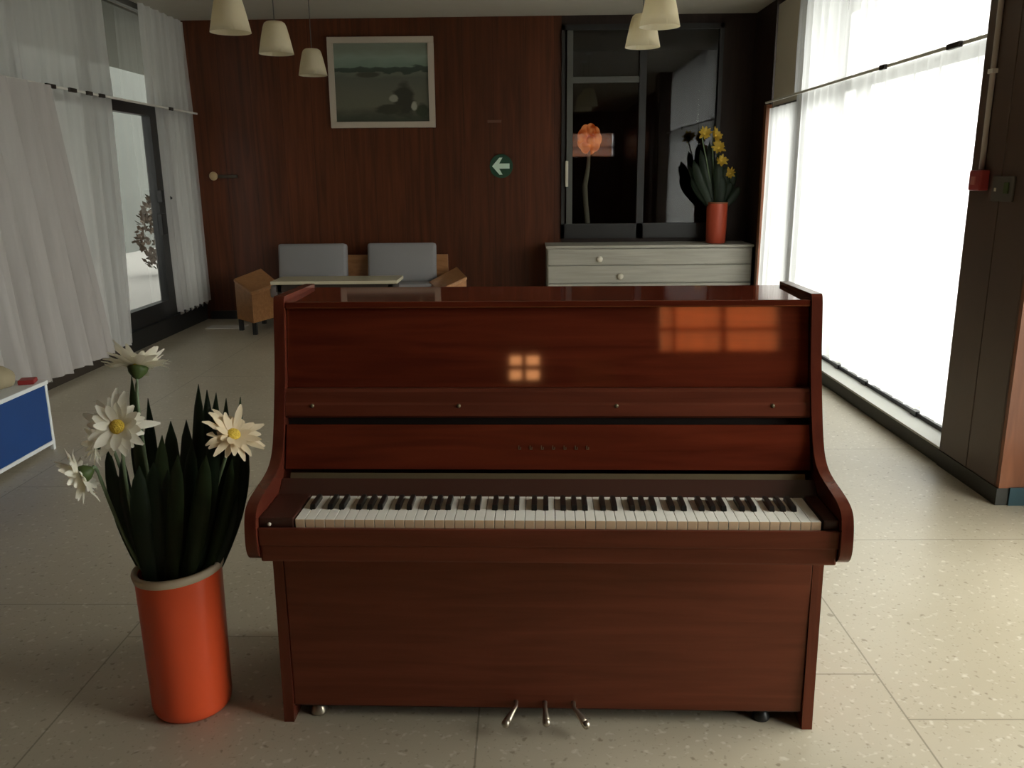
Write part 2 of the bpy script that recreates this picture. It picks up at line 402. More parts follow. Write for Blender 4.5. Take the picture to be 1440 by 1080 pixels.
# near right wall with a bare window (lights the floor), and rear wall
bm = bmesh.new()
box(bm, 2.5, 2.65, -4.3, .5, 0, ZC); box(bm, 2.5, 2.65, .5, 3.3, 0, .12); box(bm, 2.5, 2.65, .5, 3.3, 2.7, ZC); box(bm, 2.5, 2.65, 3.3, 3.62, 0, ZC)
struct('wall_right', bm, M_wall)
w3 = bpy.data.objects.new('window_3', None); link(w3); w3['kind'] = 'structure'
bm = bmesh.new()
for y in (.5, 1.88, 3.26): box(bm, 2.53, 2.58, y, y+.04, .12, 2.7)
obj('window_frame', bm, M_frame, w3)
obj('window_glass', B(2.55, 2.556, .5, 3.3, .12, 2.7), M_glass, w3)
bm = bmesh.new()   # rear wall, openings x 1.05..2.35 z 1.85..2.6 and -.45..-.15 z 1.66..1.92
YR = -4.0
def rw(x0, x1, z0, z1): box(bm, x0, x1, YR-.15, YR, z0, z1)
rw(-3.7, -.45, 0, ZC); rw(-.45, -.15, 0, 1.66); rw(-.45, -.15, 1.92, ZC); rw(-.15, 1.05, 0, ZC); rw(1.05, 2.25, 0, 1.92); rw(1.05, 2.25, 2.5, ZC); rw(2.25, 3.2, 0, ZC)
struct('wall_front', bm, M_wall)
w4 = bpy.data.objects.new('window_4', None); link(w4); w4['kind'] = 'structure'
bm = bmesh.new(); box(bm, 1.05, 2.25, YR-.1, YR-.05, 2.16, 2.19); box(bm, 1.05, 2.25, YR-.1, YR-.05, 1.92, 1.95); box(bm, 1.68, 1.73, YR-.1, YR-.05, 1.85, 2.6); box(bm, 1.05, 1.08, YR-.1, YR-.05, 1.85, 2.6); box(bm, 1.2, 1.23, YR-.1, YR-.05, 1.85, 2.6)
obj('window_frame', bm, M_frame, w4)
w5 = bpy.data.objects.new('window_5', None); link(w5); w5['kind'] = 'structure'
bm = bmesh.new(); box(bm, -.45, -.15, YR-.1, YR-.05, 1.765, 1.815); box(bm, -.33, -.28, YR-.1, YR-.05, 1.66, 1.92)
obj('window_frame', bm, M_frame, w5)
# room behind the glazed partition
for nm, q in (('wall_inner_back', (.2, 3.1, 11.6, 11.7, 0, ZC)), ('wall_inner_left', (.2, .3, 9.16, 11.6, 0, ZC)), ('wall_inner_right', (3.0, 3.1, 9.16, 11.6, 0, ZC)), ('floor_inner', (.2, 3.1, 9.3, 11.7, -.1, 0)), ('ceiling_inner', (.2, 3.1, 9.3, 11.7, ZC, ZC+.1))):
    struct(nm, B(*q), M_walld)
d2 = bpy.data.objects.new('door_2', None); link(d2); d2['kind'] = 'structure'
bm = bmesh.new()
box(bm, .385, .42, YB-.03, YB+.05, .83, 2.93); box(bm, 1.17, 1.24, YB-.03, YB+.05, .83, 2.93); box(bm, 1.96, 2.0, YB-.03, YB+.05, .83, 2.93)
box(bm, .385, 2.0, YB-.03, YB+.05, .83, .98); box(bm, .385, 2.0, YB-.03, YB+.05, 2.88, 2.93)
obj('door_frame', bm, M_black, d2)
bm = bmesh.new(); box(bm, .44, .50, YB-.015, YB+.04, .98, 2.88); box(bm, .50, 1.17, YB-.015, YB+.04, 2.38, 2.44)
obj('door_stile', bm, M_greyframe, d2)
bm = bmesh.new(); box(bm, .50, 1.17, YB+.01, YB+.016, .98, 2.88); box(bm, 1.24, 1.96, YB+.01, YB+.016, .98, 2.88)
obj('door_glass', bm, M_glassd, d2)
bm = bmesh.new(); box(bm, .425, .455, YB-.07, YB-.045, 1.36, 1.62, .006); box(bm, .43, .45, YB-.05, YB-.01, 1.40, 1.42); box(bm, .43, .45, YB-.05, YB-.01, 1.56, 1.58)
obj('door_handle', bm, M_pale, d2)
# outside
struct('ground', B(-30, 40, -30, 30, -.3, -.13), M_paving)
struct('wall_outside', B(-9.2, -9.0, -2, 24, -.13, 4.6), M_out)
struct('shade_slab', B(-5.7, -3.68, 1, 16, 3.0, 3.14), M_slab)  # slab added to cut the sky light outside the left windows
# ------------------------------------------------------------------ curtains
def curtain(name, label, m, x, top, bot, z0, z1, folds, amp, group=None, seed=0, scallop=.0, nz=14, taper=.5):
    rnd = random.Random(seed)
    n = folds*10
    ph = [rnd.uniform(0, 6.28) for _ in range(4)]
    bm = bmesh.new(); grid = []
    for j in range(nz+1):
        v = j/nz; row = []
        for i in range(n+1):
            u = i/n
            y = (top[0]+(top[1]-top[0])*u)*(1-v)+(bot[0]+(bot[1]-bot[0])*u)*v
            a = amp*(taper+(1-taper)*v)
            uu = u+.012*math.sin(u*19+ph[0])+.008*math.sin(u*41+ph[1])
            dx = a*math.sin(uu*folds*2*PI+.35*math.sin(v*3+ph[2]))+a*.5*math.sin(uu*folds*4.1*PI+ph[1]+v)
            z = z1+(z0-z1)*v
            if v == 1 or j == nz: z += scallop*math.sin(uu*folds*2*PI+1)
            row.append(bm.verts.new((x+dx, y, z)))
        grid.append(row)
    for a, b in zip(grid, grid[1:]):
        for i in range(n): bm.faces.new((a[i], a[i+1], b[i+1], b[i]))
    o = obj(name, bm, m, smooth=True)
    return tag(o, label, 'curtain', group)
curtain('sheer_curtain', 'grey drawn curtain hanging slanted below the left rail, nearest the blue box', M_shG, -3.265, (3.95, 6.12), (4.0, 6.5), .14, 2.115, 10, .065, 'left wall curtains', 1, .012, taper=.3)
curtain('sheer_curtain', 'bright white sheer below the left rail, just before the glazed door', M_shL, -3.40, (5.9, 7.28), (6.1, 7.16), .10, 2.128, 7, .028, 'left wall curtains', 2, .008)
curtain('sheer_curtain', 'white sheer below the left rail between the black door post and the wood wall', M_shL, -3.40, (8.14, 9.03), (8.20, 9.03), .19, 2.128, 6, .028, 'left wall curtains', 3, .02)
curtain('sheer_curtain', 'upper white sheer above the left rail, long run nearest the camera', M_shL, -3.40, (3.95, 7.3), (3.95, 7.3), 2.14, 3.0, 15, .022, 'left wall curtains', 4)
curtain('sheer_curtain', 'narrow upper white sheer above the left rail, beside the wood wall', M_shL, -3.40, (8.03, 9.03), (8.03, 9.03), 2.14, 3.0, 6, .026, 'left wall curtains', 5)
curtain('sheer_curtain', 'wide blown-out white sheer below the right rail, next to the dark pillar', M_shR, XR, (4.22, 6.44), (4.22, 6.44), .125, 2.125, 12, .024, 'right wall curtains', 6, .006)
curtain('sheer_curtain', 'middle white sheer below the right rail, beyond the thin mullion', M_shR, XR, (6.46, 7.52), (6.46, 7.52), .125, 2.125, 7, .024, 'right wall curtains', 7, .006)
curtain('sheer_curtain', 'farthest white sheer below the right rail, beside the pale chest', M_shR, XR, (7.5, 8.32), (7.5, 8.32), .125, 2.06, 5, .024, 'right wall curtains', 8, .006)
curtain('sheer_curtain', 'wide upper white sheer above the right rail, next to the dark pillar', M_shR, XR, (4.22, 6.44), (4.22, 6.44), 2.13, 3.0, 12, .022, 'right wall curtains', 9)
curtain('sheer_curtain', 'narrow upper white sheer above the right rail, beyond the thin mullion', M_shR, XR, (6.46, 7.56), (6.46, 7.56), 2.13, 3.0, 6, .022, 'right wall curtains', 10)
oc = curtain('orange_curtain', 'orange curtain over the small rear window, mirrored in the piano and the glass', M_shO, 0, (1.08, 2.22), (1.08, 2.22), 1.94, 2.5, 6, .015, None, 11)
oc.rotation_euler = (0, 0, -PI/2); oc.scale = (1, 1, 1); oc.location = (0, YR-.02, 0)
for v in oc.data.vertices: v.co = Vector((-v.co.x, v.co.y, v.co.z))
bl = thing('roller_blind', 'beige pulled-down blind over the far upper pane of the right window', 'blind', (XR+.03, 7.94, 2.06))
obj('blind_cloth', B(-.004, .004, -.36, .38, .02, .90), M_blind, bl)
obj('bottom_bar', B(-.01, .01, -.36, .38, 0, .02, bev=.004), M_greyframe, bl)
def rail(x, y0, y1, z, label, clips, side):
    t = thing('curtain_rail', label, 'curtain rail', (x, y0, z))
    obj('rail', B(-.005, .005, 0, y1-y0, -.009, .009, bev=.002), M_rail, t)
    for c, l in clips:
        o = obj('clip', B(-.011, .011, -l/2, l/2, -.018, .012, bev=.005), M_frame, t); o.location = (side*.012, c-y0, 0)
rail(-3.345, 3.95, 9.04, 2.125, 'grey curtain rail crossing the left wall curtains', [(6.25, .12), (6.55, .1), (6.8, .08), (7.0, .08), (8.35, .07)], 1)
rail(XR-.05, 4.2, 8.3, 2.11, 'grey curtain rail crossing the bright right wall curtains', [(4.72, .14), (5.62, .08)], -1)
# ------------------------------------------------------------------ piano
PO = (.048, 2.043, 0); PR = -.0234
P = thing('upright_piano', 'glossy reddish-brown upright piano with open keyboard standing on the terrazzo floor', 'piano', PO, PR)
W = .726
prof = [(.50, .0), (.50, 1.160), (.196, 1.164), (.186, 1.155), (.176, 1.10), (.158, .99), (.128, .89), (.105, .82), (.080, .765), (.045, .735), (-.005, .722), (-.06, .716), (-.115, .708), (-.148, .694), (-.160, .672), (-.166, .64), (-.168, .61), (-.164, .585), (-.150, .566), (-.128, .556), (-.09, .556), (-.03, .556), (.012, .545), (.014, .45), (.002, .03), (0, .0)]
mid = prof[2:-3]
for _ in range(2):   # corner cutting gives the cheek a smooth curve
    q = [mid[0]]
    for a, b in zip(mid, mid[1:]):
        q += [(a[0]*.75+b[0]*.25, a[1]*.75+b[1]*.25), (a[0]*.25+b[0]*.75, a[1]*.25+b[1]*.75)]
    mid = q+[mid[-1]]
prof = prof[:2]+mid+prof[-3:]
for s in (-1, 1):
    bm = bmesh.new(); prism(bm, prof, s*(W-.028), s*W, 'x', 0)
    obj('side_panel', bm, M_piano_v, P, smooth=True, autosmooth=30)
xi = W-.0285
def tilt_panel(y0, z0, y1, z1, th, x0=-xi, x1=xi, bev=.002):
    """slab whose front face runs from (y0,z0) bottom to (y1,z1) top"""
    bm = bmesh.new()
    d = Vector((y1-y0, z1-z0)).normalized(); nb = Vector((d.y, -d.x))*th
    prism(bm, [(y0, z0), (y1, z1), (y1+nb.x, z1+nb.y), (y0+nb.x, z0+nb.y)], x0, x1, 'x', bev)
    return bm
obj('lid', B(-xi, xi, .188, .50, 1.131, 1.149, bev=.004), M_piano, P)
obj('back_board', B(-xi, xi, .475, .498, .03, 1.130), M_pdark, P)
obj('upper_panel', tilt_panel(.166, .920, .203, 1.129, .02), M_piano, P)
bm = bmesh.new(); prism(bm, [(.19, .919), (.150, .919), (.143, .912), (.139, .884), (.133, .878), (.127, .850), (.134, .843), (.19, .840)], -xi, xi, 'x', 0)
mr_ = obj('music_rail', bm, M_piano_m, P)
for x in (-.625, -.23, .19, .60):
    bm = bmesh.new(); bmesh.ops.create_uvsphere(bm, u_segments=10, v_segments=6, radius=.006)
    obj('stud', bm, M_brass, mr_, smooth=True, loc=(x, .134, .876))
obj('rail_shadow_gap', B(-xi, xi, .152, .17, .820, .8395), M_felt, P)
fb = obj('fallboard', tilt_panel(.080, .716, .120, .828, .018, -xi+.003, xi-.003), M_piano, P)
# maker's name: small worn gilt lettering, illegible in the photograph
for i in range(7):
    bm = bmesh.new()
    for dx, hgt in ((0, .011), (.005, .007)): box(bm, dx, dx+.0022, -.0006, .0006, 0, hgt)
    box(bm, 0, .0072, -.0006, .0006, 0, .002)
    lt = obj('letter', bm, M_brass, fb); lt.location = (-.07+i*.03, .0965, .766); lt.rotation_euler = (-.33, 0, 0)
obj('hinge_strip', tilt_panel(.064, .695, .070, .709, .006, -xi+.02, xi-.02, .001), M_brass, P)
obj('name_board', tilt_panel(.006, .655, .060, .697, .015), M_pdark, P)
obj('felt_strip', tilt_panel(.001, .650, .006, .660, .006, -.61, .66, 0), M_felt, P)
obj('keybed', B(-xi, xi, -.150, .03, .556, .628, bev=.006), M_piano_m, P)
obj('key_slip', B(-xi, xi, -.154, -.142, .600, .645, bev=.003), M_piano_m, P)
kb = obj('key_block', B(-xi, -.612, -.140, .03, .628, .668, bev=.004), M_pdark, P)
bm = bmesh.new(); bmesh.ops.create_uvsphere(bm, u_segments=10, v_segments=6, radius=.005)
obj('screw', bm, M_pale, kb, smooth=True, loc=(-.672, -.142, .652))
obj('key_block', B(.663, xi, -.140, .03, .628, .668, bev=.004), M_pdark, P)
KX0, PITCH = -.609, 1.267/52
bm = bmesh.new(); box(bm, .0006, PITCH-.0006, -.139, .03, .640, .664, .0012)
bmesh.ops.recalc_face_normals(bm, faces=bm.faces)
for f in bm.faces:
    if f.normal.y < -.5: f.material_index = 1
k0 = obj('white_key', bm, [M_ivory, M_keyfront], P)
k0.location = (KX0, 0, 0)
for i in range(1, 52):
    c = k0.copy(); COL.objects.link(c); c.parent = P; c.location = (KX0+i*PITCH, 0, 0)
bm = bmesh.new(); vs = box(bm, -.0071, .0071, -.078, .0, .660, .676)
for v in bm.verts:
    if v.co.y < 0 and v.co.z > .67: v.co.y += .008
    if v.co.z > .67: v.co.x *= .88
bmesh.ops.bevel(bm, geom=list(bm.edges), offset=.0012, segments=2, affect='EDGES')
b0 = None
for i in range(51):
    note = 'ABCDEFG'[i % 7]
    if note in 'BE': continue
    x = KX0+(i+1)*PITCH + {'A': .0022, 'C': -.0022, 'D': .0022, 'F': -.003, 'G': 0}[note]
    if b0 is None:
        b0 = obj('black_key', bm, M_ebony, P); b0.location = (x, 0, 0)
    else:
        c = b0.copy(); COL.objects.link(c); c.parent = P; c.location = (x, 0, 0)
obj('lower_panel', B(-xi, xi, .014, .032, .045, .556, bev=.003), M_piano_m, P)
obj('bottom_board', B(-xi, xi, .034, .474, .03, .05), M_pdark, P)
for x0, x1, yy in ((-.080, -.105, -.052), (.000, .004, -.045), (.078, .110, -.052)):
    bm = bmesh.new()
    tube(bm, [(x0, .03, .068), (x0, -.01, .068), (x0+(x1-x0)*.3, -.022, .060), (x0+(x1-x0)*.65, -.036, .050), (x1, yy, .040)], [.006, .006, .007, .010, .012], 10)
    for v in bm.verts: v.co.z = .052+(v.co.z-.052)*.8
    bmesh.ops.create_uvsphere(bm, u_segments=10, v_segments=6, radius=.012, matrix=Matrix.Translation((x1, yy, .042)))
    obj('pedal', bm, M_chrome, P, smooth=True)
for x in (-.64, .60):
    for y in (.05, .42):
        bm = bmesh.new(); lathe(bm, [(.022, 0), (.024, .006), (.018, .02), (.012, .031)], (x, y), 16, True)
        obj('caster', bm, M_chrome if (x < 0 and y < .2) else M_black, P, smooth=True)
obj('latch', B(-W-.012, -W+.001, .16, .175, .845, .865, bev=.002), M_white, P)
# ------------------------------------------------------------------ vase and flowers in front
VX, VY = -.965, 2.145
V = thing('floor_vase', 'tall orange cylindrical vase with cream rim standing on the floor left of the piano', 'vase', (VX, VY, 0))
bm = bmesh.new(); lathe(bm, [(0, .002), (.088, .002), (.1, .004), (.106, .012), (.109, .03), (.1145, .4), (.1145, .425), (.104, .425), (.100, .03), (0, .03)], n=48)
obj('vase_body', bm, M_orange, V, smooth=True, autosmooth=50)
bm = bmesh.new(); lathe(bm, [(.108, -.02), (.119, -.016), (.122, .0), (.119, .006), (.110, .006), (.105, -.0)], n=48)
bmesh.ops.remove_doubles(bm, verts=bm.verts, dist=1e-5)
rm = obj('rim', bm, M_cream, V, smooth=True); rm.location = (0, 0, .435); rm.rotation_euler = (0, -.075, 0)
bm = bmesh.new(); lathe(bm, [(0, .38), (.104, .38)], n=24)
obj('soil', bm, M_pdark, V)
def leaf_bm(base, tip, width, bend=(0, 0, 0), face=None, n=9, pointed=.25):
    bm = bmesh.new(); base, tip = Vector(base), Vector(tip); bend = Vector(bend)
    mid = (base+tip)/2+bend
    rows = []
    view = Vector((0, -1, 0)) if face is None else Vector(face)
    for i in range(n+1):
        t = i/n
        p = base*(1-t)**2+2*mid*t*(1-t)+tip*t*t
        d = (2*(mid-base)*(1-t)+2*(tip-mid)*t).normalized()
        s = d.cross(view).normalized(); nn = s.cross(d).normalized()
        wv = width*(.55+.45*min(1, t*2.2))*(1 if t < .6 else math.cos((t-.6)/.4*PI/2)**.55)
        wv = max(wv, .0008)
        rows.append([bm.verts.new(p-s*wv), bm.verts.new(p-s*wv*.5+nn*wv*.18), bm.verts.new(p+nn*wv*.30), bm.verts.new(p+s*wv*.5+nn*wv*.18), bm.verts.new(p+s*wv)])
    for a, b in zip(rows, rows[1:]):
        for i in range(4): bm.faces.new((a[i], a[i+1], b[i+1], b[i]))
    r = bmesh.ops.solidify(bm, geom=list(bm.faces), thickness=.0012)
    return bm
LB = thing('leaf_bunch', 'bunch of long dark green sword leaves rising from the orange floor vase', 'foliage', (VX, VY, .38))
# tip pixels, depth, half width
tips = [(185, 528, 2.2, .020), (172, 640, 2.12, .026), (208, 560, 2.24, .016), (240, 592, 2.2, .026), (228, 612, 2.10, .024), (279, 540, 2.22, .024), (291, 548, 2.26, .018),
        (304, 552, 2.16, .022), (338, 558, 2.2, .012), (318, 600, 2.26, .024), (262, 590, 2.18, .030), (205, 600, 2.2, .024), (326, 645, 2.12, .02), (334, 692, 2.14, .012),
        (152, 628, 2.16, .020), (300, 590, 2.1, .028), (250, 640, 2.06, .030), (270, 620, 2.14, .026), (186, 590, 2.26, .022), (216, 650, 2.08, .028), (290, 640, 2.06, .028), (345, 620, 2.24, .018), (318, 560, 2.22, .016), (160, 660, 2.2, .022), (330, 670, 2.2, .02), (236, 660, 2.08, .026), (196, 655, 2.06, .026)]
for i, (px, py, yy, hw) in enumerate(tips):
    tp = at(px, py, yy)-Vector((VX, VY, .38))
    u = (px-250)/100
    bs = (max(-.085, min(.085, u*.085)), (yy-2.16)*.6, 0)
    bd = Vector((u*.045, random.uniform(-.01, .01), 0))
    fc = Vector((random.uniform(-.5, .5), -1, 0))
    obj('leaf', leaf_bm(bs, tp, hw, bd, fc), M_leaf if i % 4 else M_leaf2, LB, smooth=True)
def daisy(name, c, nrm, R, base, label, cup=.25, npet=(22, 16), peach=False, seed=0, group=None, bendv=(0, 0, 0), stem_r=.0045, pm=None, cm=None, wid=.13):
    rnd = random.Random(seed)
    c, base, nrm = Vector(c), Vector(base), Vector(nrm).normalized()
    t = thing(name, label, 'flower', tuple(base), group=group)
    cl = c-base
    q = nrm.to_track_quat('Z', 'Y')
    bm = bmesh.new()
    for ring, cnt in enumerate(npet):
        for k in range(cnt):
            a = 2*PI*(k+.5*ring)/cnt+rnd.uniform(-.08, .08)
            L_ = R*(1-.25*ring)*rnd.uniform(.72, 1.18); wd = R*wid*rnd.uniform(.85, 1.15)
            cu = cup+.3*ring+rnd.uniform(-.2, .2)
            rows = []
            for i in range(6):
                s = i/5
                rr = .12*R+(L_-.12*R)*s
                h = cu*rr*(.6+.6*s)-(.28*R*s*s*rnd.uniform(.6, 1.2) if ring == 0 else .12*R*s*s)
                wv = wd*(.5+.6*math.sin(s*PI*.75))*(1-.75*s**4)
                row = []
                for e in (-1, 0, 1):
                    x = rr*math.cos(a)-e*wv*math.sin(a); y = rr*math.sin(a)+e*wv*math.cos(a)
                    row.append(bm.verts.new(q @ Vector((x, y, h+(.25*wv if e else 0)))+cl))
                rows.append(row)
            for r1, r2 in zip(rows, rows[1:]):
                for e in (0, 1): bm.faces.new((r1[e], r1[e+1], r2[e+1], r2[e]))
    obj('petals', bm, pm or (M_petal2 if peach else M_petal), t, smooth=True)
    bm = bmesh.new(); bmesh.ops.create_uvsphere(bm, u_segments=20, v_segments=10, radius=R*.23)
    for v in bm.verts: v.co = q @ Vector((v.co.x, v.co.y, v.co.z*.55+.06*R))+cl
    obj('flower_centre', bm, cm or M_yellow, t, smooth=True)
    bm = bmesh.new(); lathe(bm, [(.004, -.34*R), (.13*R, -.28*R), (.26*R, -.12*R), (.30*R, .02*R), (.1*R, .04*R)], n=14, close=True)
    for v in bm.verts: v.co = q @ v.co+cl
    obj('calyx', bm, M_calyx, t, smooth=True)
    e = cl-nrm*.3*R; m1 = cl-nrm*(.3*R+.06)
    bv = Vector(bendv)
    pts = []
    for i in range(13):
        s = i/12
        pts.append((1-s)**3*Vector((0, 0, 0))+3*(1-s)**2*s*(Vector((0, 0, cl.z*.45))+bv)+3*(1-s)*s*s*(m1+bv*.5)+s**3*e)
    bm = bmesh.new(); tube(bm, pts, stem_r, 8)
    obj('stem', bm, M_stem, t, smooth=True)
    return t
vb = lambda dx, dy: (VX+dx, VY+dy, .40)
G = 'white daisies in the orange floor vase'
daisy('daisy', at(194, 518, 2.16), (-.05, .5, .86), .088, vb(-.03, -.02), 'topmost white daisy seen from below, green calyx showing, in the floor vase', cup=.42, npet=(26, 20), seed=1, group=G, bendv=(-.01, 0, 0))
daisy('daisy', at(166, 600, 2.06), (.05, -1, .30), .086, vb(-.05, -.04), 'large white daisy with yellow centre facing forward, in the floor vase', cup=.18, npet=(20, 15), seed=2, group=G, bendv=(-.05, -.03, 0), wid=.15)
daisy('daisy', at(138, 622, 2.12), (-1, -.35, .25), .070, vb(-.06, 0), 'white daisy turned left, half hidden behind the large forward-facing daisy', cup=.2, seed=3, group=G, bendv=(-.06, 0, 0))
daisy('daisy', at(118, 666, 2.06), (-1, -.35, -.5), .078, vb(-.07, -.03), 'lowest white daisy drooping to the left of the floor vase', cup=.2, npet=(24, 18), seed=4, group=G, bendv=(-.09, 0, .03))
daisy('daisy', at(328, 612, 2.12), (.55, -.55, .7), .078, vb(.06, -.02), 'peach-tinted white daisy beside the piano, right of the other daisies', cup=.25, npet=(20, 12), seed=5, group=G, peach=False, bendv=(.03, 0, 0), pm=petal_mat('petal_cream', (.85, .72, .50)))
# ------------------------------------------------------------------ blue low table, left edge
T = thing('display_table', 'low white-framed table with blue side panel at the left edge', 'table', (-2.66, 4.535, 0))
x0, x1, y0, y1 = -.49, 0, -1.5, 0
obj('table_top', B(x0, x1+.006, y0, y1+.006, .375, .398, bev=.004), M_white, T)
obj('side_panel', B(-.018, -.002, y0+.03, y1-.012, .055, .374, bev=.002), M_blue, T)
obj('end_panel', B(x0+.02, -.02, y1-.03, y1-.014, .055, .374), M_white, T)
bm = bmesh.new(); box(bm, -.02, .003, y0, y1, .034, .055, .003); box(bm, x0, x0+.02, y0, y1, .034, .055)
obj('bottom_rail', bm, M_white, T)
for x in (x0, -.02):
    for y in (y0, -.022):
        obj('leg', B(x, x+.022, y, y+.022, 0, .374, bev=.003), M_white, T)
bm = bmesh.new(); bmesh.ops.create_uvsphere(bm, u_segments=20, v_segments=12, radius=1)
for v in bm.verts: v.co = Vector((v.co.x*.10+.01*math.sin(9*v.co.y), v.co.y*.11, max(-.6, v.co.z)*.075))
o = obj('cloth_bundle', bm, M_tan, smooth=True, loc=(-2.845, 4.365, .398+.045)); tag(o, 'crumpled tan cloth bundle lying on the blue-sided table', 'cloth')
o = obj('red_box', B(-.04, .04, -.045, .045, 0, .025, bev=.006), M_red, loc=(-2.72, 4.462, .3985)); o.rotation_euler = (0, 0, .3); tag(o, 'small flat red box lying on the blue-sided table', 'box')
# ------------------------------------------------------------------ sofa
SF = thing('sofa', 'two-seat wooden sofa with grey cushions against the panelled wall', 'sofa', (-1.72, 8.6, 0))
o_ = Vector((-1.72, 8.6, 0))
pts = [at(328, 392, 8.32)-o_, at(367, 377, 8.80)-o_, at(393, 398, 8.50)-o_, at(353, 411, 8.02)-o_]
for s in (1, -1):
    bm = bmesh.new()
    A = [bm.verts.new((s*p.x, p.y, p.z)) for p in pts]; C = [bm.verts.new((s*p.x, p.y, p.z-.035)) for p in pts]
    bm.faces.new(A); bm.faces.new(C[::-1])
    for i in range(4): bm.faces.new((A[i], C[i], C[(i+1) % 4], A[(i+1) % 4]))
    bmesh.ops.bevel(bm, geom=list(bm.edges), offset=.008, segments=2, affect='EDGES')
    arm = obj('armrest', bm, M_sofaw2, SF)
    bm = bmesh.new()
    ctr = sum((Vector(p) for p in pts), Vector())/4
    q = [ctr+(Vector(p)-ctr)*.96 for p in pts]
    A = [bm.verts.new((s*p.x, p.y, p.z-.036)) for p in q]; C = [bm.verts.new((s*p.x, p.y, .12)) for p in q]
    bm.faces.new(A); bm.faces.new(C[::-1])
    for i in range(4): bm.faces.new((A[i], C[i], C[(i+1) % 4], A[(i+1) % 4]))
    obj('side_panel', bm, M_sofaw, SF)
    for p in (q[0], q[1], q[2], q[3]):
        p2 = ctr+(p-ctr)*.85
        obj('leg', B(s*p2.x-.02, s*p2.x+.02, p2.y-.02, p2.y+.02, 0, .125), M_black, SF)
obj('back_frame', B(-.83, .92, .28, .31, .3, .69, bev=.006), M_sofaw, SF)
obj('seat_frame', B(-.74, .74, -.2, .28, .22, .32, bev=.006), M_sofaw, SF)
def cushion(w, d, h, r=.03):
    bm = bmesh.new(); box(bm, -w/2, w/2, -d/2, d/2, 0, h, r)
    bmesh.ops.subdivide_edges(bm, edges=[e for e in bm.edges if e.calc_length() > .15], cuts=5, use_grid_fill=True)
    for v in bm.verts:
        u, t = v.co.x/(w/2), (v.co.z-h/2)/(h/2)
        v.co.y *= 1+.25*(1-u*u)*(1-t*t)
    return bm
for x in (-.46, .46):
    o = obj('back_cushion', cushion(.70, .13, .40), M_grey, SF, smooth=True); o.location = (x, .13, .42); o.rotation_euler = (-.16, 0, 0)
    o = obj('seat_cushion', B(-.36, .36, -.26, .16, 0, .12, bev=.03), M_grey, SF, smooth=True); o.location = (x, 0, .322)
CT = thing('coffee_table', 'low table with cream top standing in front of the grey-cushioned sofa', 'table', (-1.71, 7.75, 0))
zt = .578
obj('table_top', B(-.57, .57, -.2, .2, zt-.03, zt, bev=.004), M_tabletop, CT)
obj('apron', B(-.53, .53, -.17, .17, zt-.10, zt-.031), M_frame, CT)
for x in (-.52, .48):
    for y in (-.17, .13): obj('leg', B(x, x+.04, y, y+.04, 0, zt-.031, bev=.003), M_frame, CT)
o = obj('paper_sheet', B(-.19, .19, -.10, .10, 0, .006), M_paper, loc=(-3.05, 8.52, .0005)); tag(o, 'small white sheet lying on the floor left of the sofa', 'paper')
# ------------------------------------------------------------------ chest and its vase
CH = thing('chest_of_drawers', 'long pale grey wooden chest below the glazed partition', 'chest', (1.25, 8.77, 0))
hw = 1.035
obj('carcass', B(-hw+.01, hw-.01, -.20, .27, .03, .765), M_chest, CH)
obj('top_board', B(-hw, hw, -.225, .275, .766, .79, bev=.004), M_chest, CH)
for k, (z0, z1, kx) in enumerate(((.60, .755, -.50), (.42, .59, -.29), (.24, .41, -.5), (.06, .23, -.29))):
    d = obj('drawer', B(-hw+.02, hw-.02, -.222, -.201, z0, z1, bev=.004), M_chest, CH)
    bm = bmesh.new(); bmesh.ops.create_uvsphere(bm, u_segments=12, v_segments=8, radius=.032)
    for v in bm.verts: v.co.y *= .6
    obj('knob', bm, M_pale, d, smooth=True, loc=(kx, -.24, (z0+z1)/2-.02))
V2 = thing('small_vase', 'orange cylindrical vase standing on the pale grey chest', 'vase', (1.945, 8.75, .79))
bm = bmesh.new(); lathe(bm, [(0, .001), (.088, .001), (.098, .01), (.104, .395), (.104, .40), (.094, .40), (.09, .02), (0, .02)], n=32)
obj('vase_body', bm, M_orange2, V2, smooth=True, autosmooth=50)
bm = bmesh.new(); lathe(bm, [(.094, .395), (.106, .395), (.108, .408), (.104, .412), (.094, .410)], n=32)
obj('rim', bm, mat('rim_brown', (.2, .07, .03), .5), V2, smooth=True)
LB2 = thing('leaf_bunch', 'dark leaf bunch standing in the vase on the pale chest', 'foliage', (1.945, 8.75, 1.14))
for i, (px, py, hwid) in enumerate([(975, 225, .05), (985, 210, .05), (998, 200, .05), (1010, 215, .05), (1022, 232, .05), (1035, 240, .045), (1040, 262, .04), (972, 250, .05), (990, 240, .06), (1015, 245, .06), (1028, 255, .05), (968, 232, .04)]):
    yy = 8.72+.03*(i % 3)
    obj('leaf', leaf_bm(((px-1007)/35*.06, (i % 3-1)*.03, 0), at(px, py, yy)-Vector((1.945, 8.75, 1.14)), hwid, (random.uniform(-.03, .03), 0, 0)), M_leaf, LB2, smooth=True)
for i, (px, py, r, lab) in enumerate([(990, 188, .07, 'leftmost yellow blossom in the vase on the pale chest'), (1006, 190, .07, 'topmost yellow blossom, middle of the vase on the pale chest'), (1010, 208, .075, 'central yellow blossom in the vase on the pale chest'), (1014, 226, .065, 'upper right yellow blossom in the vase on the pale chest'), (1027, 244, .055, 'lowest right yellow blossom in the vase on the pale chest')]):
    daisy('yellow_blossom', at(px, py, 8.66+.02*i), (random.uniform(-.6, .6), -1, .3), r, (1.945+(i-2)*.03, 8.75, 1.16), lab, cup=.5, npet=(10, 7), seed=20+i, group='yellow blossoms on the pale chest', pm=M_petaly, wid=.2, stem_r=.006)
